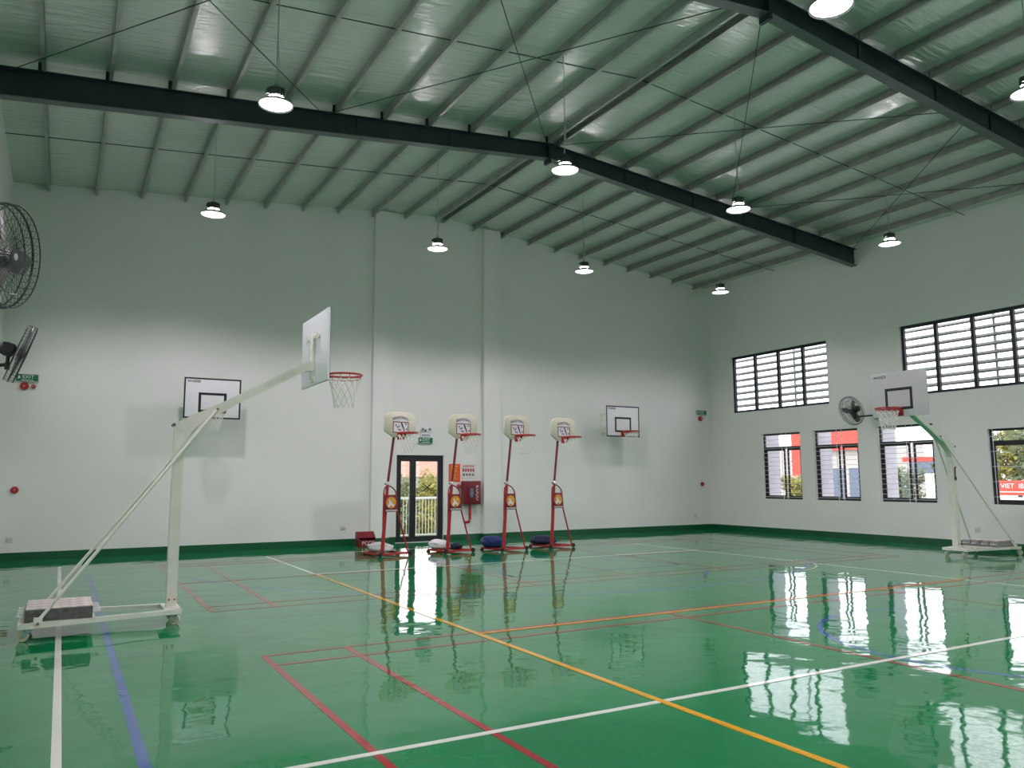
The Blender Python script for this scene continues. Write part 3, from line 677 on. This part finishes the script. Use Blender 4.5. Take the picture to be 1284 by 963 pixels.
# ------------------------------------------------------------------ wall fans
def make_fan(R, loc, nrm, mount, label):
    """industrial wall fan: nrm = way it blows, mount = point on the wall"""
    loc = Vector(loc); n = Vector(nrm).normalized(); mount = Vector(mount)
    t = thing('wall_fan', mount, 0, label, 'fan', 'black industrial wall fans')
    q = n.to_track_quat('Z', 'Y').to_matrix().to_4x4(); T = Matrix.Translation(loc-mount) @ q
    def put(mb, name, m, parent=t):
        o = mb.build(name, MT[m], parent); o.matrix_basis = T if parent is t else Matrix(); return o
    g = MB(); D = R*.30
    g.torus((0, 0, 0), (0, 0, 1), R, .0085, 64, 6); g.torus((0, 0, D/2), (0, 0, 1), R*.985, .005, 64, 5); g.torus((0, 0, -D/2), (0, 0, 1), R*.985, .005, 64, 5)
    for q_ in (.36, .72):
        for s in (1, -1): g.torus((0, 0, s*D*(.5+.12*(1-q_))), (0, 0, 1), R*q_, .0028, 48, 4)
    N = 40
    for k in range(N):
        a = 2*PI*k/N
        for s in (1, -1):
            pts = []
            for i, (rr, zz) in enumerate(((.16, .60), (.5, .57), (.86, .5), (.985, .44), (1.0, .0))):
                aa = a+.22*(rr-.16); pts.append((R*rr*math.cos(aa), R*rr*math.sin(aa), s*D*zz))
            g.tube(pts, .0021, 3, cap=False)
    put(g, 'guard', 'fan')
    put(MB().lathe([(.0005, D*.62), (R*.17, D*.62), (R*.17, D*.58), (.0005, D*.58)], 24), 'badge', 'fan')
    put(MB().lathe([(.0005, D*.66), (R*.06, D*.65), (R*.07, D*.62)], 16), 'badge_disc', 'silver')
    b = MB()
    for k in range(3):
        a0 = 2*PI*k/3; vs = []; n1 = 8
        for i in range(n1+1):
            rr = R*(.12+.76*i/n1); wdt = R*(.10+.15*math.sin(PI*min(1, i/n1*.8+.1)))
            for s in (-1, 1):
                ang = a0+s*wdt/max(rr, .12*R)*.9; vs.append((rr*math.cos(ang), rr*math.sin(ang), s*.035*(1-.4*i/n1)))
        o = len(vs); vs += [(p[0], p[1], p[2]+.004) for p in vs]
        fs = [(2*i, 2*i+1, 2*i+3, 2*i+2) for i in range(n1)] + [(o+2*i, o+2*i+2, o+2*i+3, o+2*i+1) for i in range(n1)]
        fs += [(0, o, o+1, 1), (2*n1, 2*n1+1, o+2*n1+1, o+2*n1)] + [(2*i, 2*i+2, o+2*i+2, o+2*i) for i in range(n1)] + [(2*i+1, o+2*i+1, o+2*i+3, 2*i+3) for i in range(n1)]
        b.add(vs, fs)
    b.lathe([(R*.13, -.04), (R*.13, .04), (R*.05, .05)], 16)
    put(b, 'blades', 'fanblade')
    put(MB().lathe([(.03, -D*.45), (R*.16, -D*.62), (R*.235, -D*.8), (R*.24, -D*1.5), (R*.20, -D*2.0), (R*.12, -D*2.2), (.02, -D*2.22)], 24), 'motor', 'fan')
    # bracket: swivel under the motor, arm to the wall, plate
    pm = T @ Vector((0, 0, -D*1.25)); dn = Vector((0, 0, -1))
    pj = pm + dn*R*.52
    am = Vector((0, 0, pj.z)) if False else None
    wallp = Vector((0, 0, 0))
    mb = MB().tube([pm, pj], .022, 10).tube([pj + Vector((0, 0, .03)), pj - Vector((0, 0, .06))], .03, 10)
    knee = Vector((pj.x, pj.y, pj.z)); end = Vector((0, 0, 0))
    mb.tube([knee, end], .022, 10)
    mb.build('bracket_arm', MT['fan'], t)
    sg = -1 if mount.x < 5 else 1
    MB().cb((-sg*.01, 0, 0), (.02, .14, .2)).build('wall_plate', MT['fan'], t)
    return t
# left wall: near fan turned to the court, next fan edge-on; right wall fan seen from behind
make_fan(.375, (-.44, 6.62, 3.215), (.91, -.40, -.08), (XL, 6.75, 3.0), 'big black wall fan at the left edge, nearest the camera, face turned to view')
make_fan(.375, (-.535, 11.6, 3.195), (.945, .10, -.31), (XL, 11.55, 2.985), 'black wall fan seen edge-on on the left wall, above the exit sign')
make_fan(.375, (17.72, 13.35, 3.335), (.10, .96, -.22), (XR, 13.05, 3.22), 'black wall fan on the right window wall, seen from behind')
MB().tube([(XR-.01, 13.03, 3.1), (XR-.012, 12.8, 2.95), (XR-.01, 12.5, 2.82)], .006, 5).build('fan_cable', MT['fan'], bpy.data.objects['wall_fan.002'])
_o = [o for o in bpy.data.objects['wall_fan.002'].children if o.name.startswith('fan_cable')][0]; _o.location = Vector((0, 0, 0)) - Vector((XR, 13.05, 3.22))

# ------------------------------------------------------------------ signs, alarms, fire gear on the walls
def exit_sign(x, z, wd, ht, label):
    t = thing('exit_sign', (x, YB, z), 0, label, 'sign', 'green exit signs')
    b = MB().box((-wd/2, -.05, -ht/2), (wd/2, 0, ht/2)).build('sign_box', MT['socket'], t, bevel=.004)
    MB().box((-wd/2+.012, -.053, -ht/2+.012), (wd/2-.012, -.049, ht/2-.012)).build('green_face', MT['green'], b, smooth=False)
    text('lettering', 'EXIT', ht*.62, MT['board'], b, (wd*.04, -.055, ht*.10))
    mb = MB()
    for k in range(7): mb.box((-wd*.24+k*wd*.075, -.056, -ht*.36), (-wd*.19+k*wd*.075, -.053, -ht*.24))
    mb.build('small_print', MT['board'], b, smooth=False)
    m2 = MB().prism([(-wd*.40, -ht*.15), (-wd*.34, -ht*.15), (-wd*.33, ht*.02), (-wd*.29, -ht*.1), (-wd*.27, -ht*.06), (-wd*.32, ht*.16), (-wd*.35, ht*.3), (-wd*.38, ht*.16)], 'xz', -.056, -.053)
    m2.build('running_figure', MT['board'], b, smooth=False)
    return t
exit_sign(-.735, 3.735, .42, .165, 'green exit sign on back wall at far left, partly behind the fan')
exit_sign(8.255, 2.625, .42, .165, 'green exit sign above the glazed door')
exit_sign(17.94, 3.725, .42, .16, 'green exit sign on back wall by the far right corner')
t = thing('emergency_light', (8.255, YB, 2.72), 0, 'white twin-head emergency light above the door exit sign', 'emergency light')
MB().box((-.14, -.055, 0), (.14, 0, .12)).build('light_box', MT['board'], t, bevel=.005)
for s in (-1, 0.05, 1):
    if abs(s) == 1:
        Mx = Matrix.Translation((s*.10, -.05, .175)) @ Matrix.Rotation(PI/2-.3, 4, 'X')
        MB().lathe([(.03, -.03), (.05, .02), (.055, .045), (.045, .047), (.0005, .04)], 16, Mx).build('lamp_head', MT['socket'], t)
        MB().lathe([(.0005, .046), (.04, .048)], 14, Mx, cap=False).build('lamp_face', MT['grey'], t)
MB().box((-.025, -.04, .12), (.025, -.01, .20)).build('head_stem', MT['grey'], t)
MB().box((-.11, -.058, .03), (.11, -.054, .055)).build('label_strip', MT['grey'], t, smooth=False)
def bell(x, z, r, label, name='fire_alarm_bell', yb=YB):
    t = thing(name, (x, yb, z), 0, label, 'fire alarm', 'red round fire alarms')
    Mx = Matrix.Rotation(PI/2, 4, 'X')
    MB().lathe([(r*.9, 0), (r*.9, .02)], 20, Mx).build('backplate', MT['darkred'], t)
    MB().lathe([(r, .02), (r, .035), (r*.8, .06), (r*.35, .07), (.0005, .072)], 24, Mx).build('dome', MT['red'], t)
    MB().lathe([(r*.16, .07), (r*.16, .078)], 10, Mx).build('boss', MT['silver'], t)
bell(-.78, 3.56, .082, 'large red alarm bell under the far left exit sign')
bell(-.615, 3.56, .045, 'small red alarm lamp beside the bell under the far left exit sign', 'fire_alarm_lamp')
bell(-.82, 1.42, .075, 'red call point low on back wall at far left', 'fire_call_point')
bell(17.90, 3.53, .085, 'red alarm bell under the far right exit sign')
bell(17.90, 1.43, .07, 'red call point low on back wall by the far right corner', 'fire_call_point')
bell(9.235, 1.42, .06, 'red call point between orange poster and hose cabinet', 'fire_call_point')
def socket(x, y, z, rz, label):
    t = thing('wall_socket', (x, y, z), rz, label, 'socket', 'white wall sockets')
    p = MB().box((-.06, -.012, -.06), (.06, 0, .06)).build('cover_plate', MT['socket'], t, bevel=.004)
    for s in (-.025, .025):
        MB().box((s-.004, -.0135, -.02), (s+.004, -.011, .02)).build('socket_slot', MT['grey'], p, smooth=False)
socket(-.85, YB, .42, 0, 'white wall socket low on back wall at far left'); socket(6.09, YB, .44, 0, 'white wall socket left of the door, above the extinguisher box')
socket(17.58, YB, .41, 0, 'white wall socket near the far right corner'); socket(XR, 10.65, .42, -PI/2, 'white wall socket on right wall behind the portable hoop')
# posters
t = thing('fire_rules_poster', (9.115, YB, 1.775), 0, 'orange red fire rules poster right of the door', 'poster')
MB().box((-.165, -.012, -.24), (.165, 0, .24)).build('sheet', MT['orange'], t, smooth=False)
mb = MB().box((-.10, -.014, .17), (.10, -.011, .195))
rr = random.Random(3)
for k in range(12): mb.box((-.12, -.014, .135-.028*k), (-.12+rr.uniform(.14, .24), -.011, .143-.028*k))
mb.build('printed_lines', MT['yellow'], t, smooth=False)
t = thing('fire_notice_poster', (9.53, YB, 1.82), 0, 'white fire notice with red heading above the hose cabinet', 'poster')
MB().box((-.21, -.012, -.20), (.21, 0, .20)).build('sheet', MT['paper'], t, smooth=False)
mb = MB().box((-.17, -.014, .13), (.17, -.011, .155))
for k in range(5): mb.box((-.18+.075*k, -.014, -.01), (-.13+.075*k, -.011, .07))
mb.build('red_print', MT['red'], t, smooth=False)
mb = MB()
for k in range(4):
    mb.box((-.17+.09*k, -.014, -.12), (-.11+.09*k, -.011, -.06)); mb.box((-.17+.09*k, -.014, .085), (-.10+.09*k, -.011, .095))
mb.build('grey_print', MT['grey'], t, smooth=False)
# hose cabinet with pipe
t = thing('fire_hose_cabinet', (9.56, YB, 1.25), 0, 'dark red fire hose cabinet on back wall behind the second red hoop', 'fire cabinet')
MB().box((-.25, -.20, -.31), (.25, 0, .31)).build('cabinet_body', MT['darkred'], t, bevel=.006)
dr = MB().box((-.14, -.212, -.29), (.235, -.20, .29)).build('cabinet_door', MT['darkred'], t, bevel=.004)
mb = MB(); vs = [(.0+.075*math.cos(2*PI*k/24), .17*math.sin(2*PI*k/24)) for k in range(24)]
mb.prism([(q[0]-.03, q[1]) for q in vs], 'xz', -.2145, -.211); mb.build('viewing_window', MT['black'], dr, smooth=False)
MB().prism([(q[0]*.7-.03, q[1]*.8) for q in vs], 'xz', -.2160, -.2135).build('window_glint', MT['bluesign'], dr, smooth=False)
for k, ch in enumerate('PCCC'): text('lettering', ch, .12, MT['sticker'], dr, (.135, -.2135, .15-.105*k))
MB().tube([(-.03, -.10, -.30), (-.03, -.10, -.70), (-.035, -.09, -.745), (-.06, -.07, -.775), (-.11, -.02, -.785), (-.115, .0, -.785)], .035, 10).build('riser_pipe', MT['red'], t)
# extinguisher box on the floor
t = thing('extinguisher_box', (6.49, 18.62, 0), 0, 'dark red open metal extinguisher box with white lettering on floor left of door', 'extinguisher box')
mb = MB().box((-.21, -.14, .0), (.21, -.13, .16)).box((-.21, .13, .03), (.21, .14, .34)).box((-.21, -.13, .03), (.21, .13, .045))
for s in (-1, 1): mb.prism([(-.14, 0), (.14, 0), (.14, .34), (.06, .36), (-.10, .22), (-.14, .16)], 'yz', s*.21-.006, s*.21+.006)
mb.prism([(-.10, .215), (.055, .355), (.06, .35), (-.095, .21)], 'yz', -.205, .205)
mb.build('box_body', MT['darkred'], t)
text('lettering', 'PCCC', .12, MT['sticker'], t, (.02, -.1425, .085))

# ------------------------------------------------------------------ outside: ground, fins, fence, trees, buildings
tag(MB().box((-60, -60, -.4), (90, 23.5, -.13)).box((31, 23.5, -.4), (90, 48, -.13)).build('ground', MT['ground'], smooth=False), kind='structure')
tag(MB().box((-60, 23.5, -3.5), (31, 48, -3.2)).box((-60, 48, -3.5), (120, 150, -3.2)).build('lower_ground', MT['grass'], smooth=False), kind='structure')
for i, (a, b, s_, h) in enumerate(LOW[:3]):     # white fins outside, at the far jamb of each lower window
    MB().box((YB-a-.22, WT, -.13), (YB-a-.01, WT+.55, 3.3)).build('outer_fin', MT['fin'], bpy.data.objects['wall_right'], smooth=False)
def foliage(cx, cy, cz, rx, ry, rz_, n, sz, seed, mb):
    rnd = random.Random(seed)
    blobs = [(Vector((rnd.uniform(-.7, .7), rnd.uniform(-.7, .7), rnd.uniform(-.7, .7))), rnd.uniform(.3, .5)) for _ in range(26)]
    for _ in range(n):
        c, r = rnd.choice(blobs); d = Vector((rnd.gauss(0, 1), rnd.gauss(0, 1), rnd.gauss(0, 1))).normalized()*r*rnd.uniform(.75, 1.05) + c
        p = Vector((cx+d.x*rx, cy+d.y*ry, cz+d.z*rz_)); u = Vector((rnd.gauss(0, 1), rnd.gauss(0, 1), rnd.gauss(0, 1))).normalized(); v = u.orthogonal().normalized()
        s = sz*rnd.uniform(.6, 1.3)
        mb.add([p-u*s, p+v*s*.5, p+u*s, p-v*s*.5], [(0, 1, 2, 3)])
def tree(x, y, h, r, seed, label, m='leaf', group='trees outside the windows', n=2000):
    t = thing('tree', (x, y, -.13), 0, label, 'tree', group)
    MB().tube([(0, 0, 0), (.1, .05, h*.35), (0, .1, h*.7)], [.16, .12, .06], 8).tube([(.1, .05, h*.35), (.6, .3, h*.6)], [.08, .03], 6).tube([(.1, .05, h*.3), (-.5, .2, h*.6)], [.08, .03], 6).build('trunk', MT['bark'], t)
    mb = MB(); foliage(0, 0, h*.58, r, r, h*.42, n, r*.11, seed, mb); o = mb.build('crown', MT[m], t, smooth=False); tag(o, kind='stuff')
tree(43.5, 25.3, 5.3, 1.7, 11, 'dark green tree beyond the rightmost lower window, left side')
tree(58, 30.6, 6.4, 2.2, 12, 'yellow green tree beyond the rightmost lower window, high behind the red sign', 'leafy')
tree(49.5, 24.6, 5.6, 2.3, 13, 'dark green tree beyond the rightmost lower window, right side')
tree(40, 18.6, 4.6, 2.0, 14, 'dark green tree right of the red roadside sign')
tree(36, 25.0, 2.3, 1.1, 15, 'low green tree beyond the third lower window')
tree(34, 29.0, 2.0, 1.1, 16, 'low yellow green tree beyond the second lower window', 'leafy')
tree(34, 33.6, 2.1, 1.1, 17, 'low yellow green tree beyond the leftmost lower window', 'leafy')
t = thing('roadside_sign', (32, 17.15, -.13), -PI/2, 'red roadside sign with white lettering beyond the rightmost lower window', 'sign')
MB().box((-.75, -.05, 1.05), (1.35, .05, 1.62)).build('red_board', MT['bred'], t, smooth=False)
text('lettering', 'VIET  IBV', .26, MT['board'], t, (.1, -.055, 1.40)); MB().box((-.5, -.056, 1.16), (.7, -.051, 1.2)).build('small_print', MT['sticker'], t, smooth=False)
MB().box((.75, -.08, .5), (1.35, -.055, 1.5)).build('green_board', MT['tgreen'], t, smooth=False)
MB().box((-.35, -.05, .72), (.75, .05, .98)).build('white_board', MT['board'], t, smooth=False)
MB().box((-.72, -.03, 0), (-.66, .03, 1.05)).box((1.26, -.03, 0), (1.32, .03, 1.05)).build('sign_post', MT['grey'], t, smooth=False)
t = thing('shop_building', (46, 37, -.13), -PI/2, 'pale shop building with red fascia beyond the left lower windows', 'building')
MB().box((-5, 0, 0), (3.4, 6, 4.1)).build('shop_wall', MT['pale'], t, smooth=False)
MB().box((-1.6, -.35, 3.6), (3.6, .1, 5.2)).build('red_fascia', MT['bred'], t, smooth=False)
MB().box((-2.6, -.3, 1.9), (-1.75, .1, 5.1)).build('red_pylon', MT['bred'], t, smooth=False)
for k in range(3): MB().box((-.9+1.4*k, -.04, .4), (.1+1.4*k, .02, 2.4)).build('shop_window', MT['bluesign'], t, smooth=False)
t = thing('banner_stand', (47, 30.0, -.13), -PI/2, 'blue grey signboard with orange strips beyond the third lower window', 'sign')
MB().box((-1.2, -.05, 2.0), (1.9, .05, 3.0)).build('blue_board', MT['bluesign'], t, smooth=False)
MB().box((-1.8, -.08, 2.75), (.5, -.05, 3.05)).build('orange_strip', MT['bred'], t, smooth=False)
MB().box((-1.0, -.03, 0), (-.9, .03, 2.0)).box((1.6, -.03, 0), (1.7, .03, 2.0)).build('sign_post', MT['grey'], t, smooth=False)
# beyond the door: balustrade, shrubs, low wall and a tiled house
t = thing('white_balustrade', (9.6, 21.6, -.13), 0, 'white balustrade of upright bars outside the glazed door', 'fence')
MB().box((-2.4, -.03, 1.17), (2.8, .03, 1.23)).build('top_rail', MT['grille'], t, smooth=False); MB().box((-2.4, -.02, .12), (2.8, .02, .16)).build('bottom_rail', MT['grille'], t, smooth=False)
bar = MB().box((-.006, -.006, .16), (.006, .006, 1.17)).mesh('baluster', MT['grille'], smooth=False)
for k in range(52):
    o = bpy.data.objects.new('baluster', bar); C.objects.link(o); o.parent = t; o.location = (-2.4+.1*k+.05, 0, 0)
def shrub(x, y, h, r, seed, m, label):
    t = thing('shrub', (x, y, -.13), 0, label, 'shrub', 'shrubs outside the door')
    MB().tube([(0, 0, 0), (.05, .0, h*.6)], [.05, .02], 6).build('stem', MT['bark'], t)
    mb = MB(); foliage(0, 0, h*.55, r, r, h*.55, 700, r*.16, seed, mb); tag(mb.build('leaves', MT[m], t, smooth=False), kind='stuff')
for k, (x, y, h, r, m, lb) in enumerate([(8.75, 22.7, .75, .40, 'leaf', 'dark shrub behind the balustrade, seen through the left door pane'), (9.85, 22.9, .65, .40, 'leafy', 'yellow green shrub behind the balustrade, seen between the door panes'),
        (10.95, 22.8, .6, .40, 'leafy', 'low yellow green shrub behind the balustrade, seen through the right door pane')]): shrub(x, y, h, r, 30+k, m, lb)
t = thing('hedge', (26.5, 60, -3.2), 0, 'tall green hedge far below and beyond the balustrade outside the door', 'hedge')
mb = MB()
for k in range(7): foliage(-6+2.0*k, 0, 2.6+.3*math.sin(k*2.1), 1.5, 1.0, 2.7, 1500, .22, 60+k, mb)
tag(mb.build('leaves', MT['hedge'], t, smooth=False), kind='stuff')
MB().tube([(-3, 0, 0), (-3, 0, 2.0)], .09, 6).tube([(2.5, 0, 0), (2.5, 0, 2.0)], .09, 6).build('stem', MT['bark'], t)
mt_ = thing('round_tree', (22.7, 51, -3.2), 0, 'round yellow green tree in front of the far hedge, seen in the right door pane', 'tree')
mb = MB(); foliage(0, 0, 3.6, 1.3, 1.2, 1.5, 1200, .16, 81, mb); tag(mb.build('crown', MT['leafy'], mt_, smooth=False), kind='stuff')
MB().tube([(0, 0, 0), (0, .1, 3.2)], [.14, .06], 8).build('trunk', MT['bark'], mt_)
t = thing('tiled_house', (35, 82, -3.2), 0, 'pale house with red tiled roof beyond the hedge outside the door', 'building')
MB().box((-9, 0, 0), (9, 9, 5.2)).build('house_wall', MT['pale'], t, smooth=False)
MB().prism([(-.8, 5.1), (4.5, 8.2), (9.8, 5.1)], 'yz', -9.6, 9.6).build('house_roof', MT['tile'], t, smooth=False)
for k in range(4): MB().box((-7.5+4*k, -.06, 3.2), (-6+4*k, .02, 4.6)).build('house_window', MT['bluesign'], t, smooth=False)
tag(MB().box((3, 20.6, -.129), (30, 23.4, -.11)).build('lawn', MT['grass'], smooth=False), kind='structure')
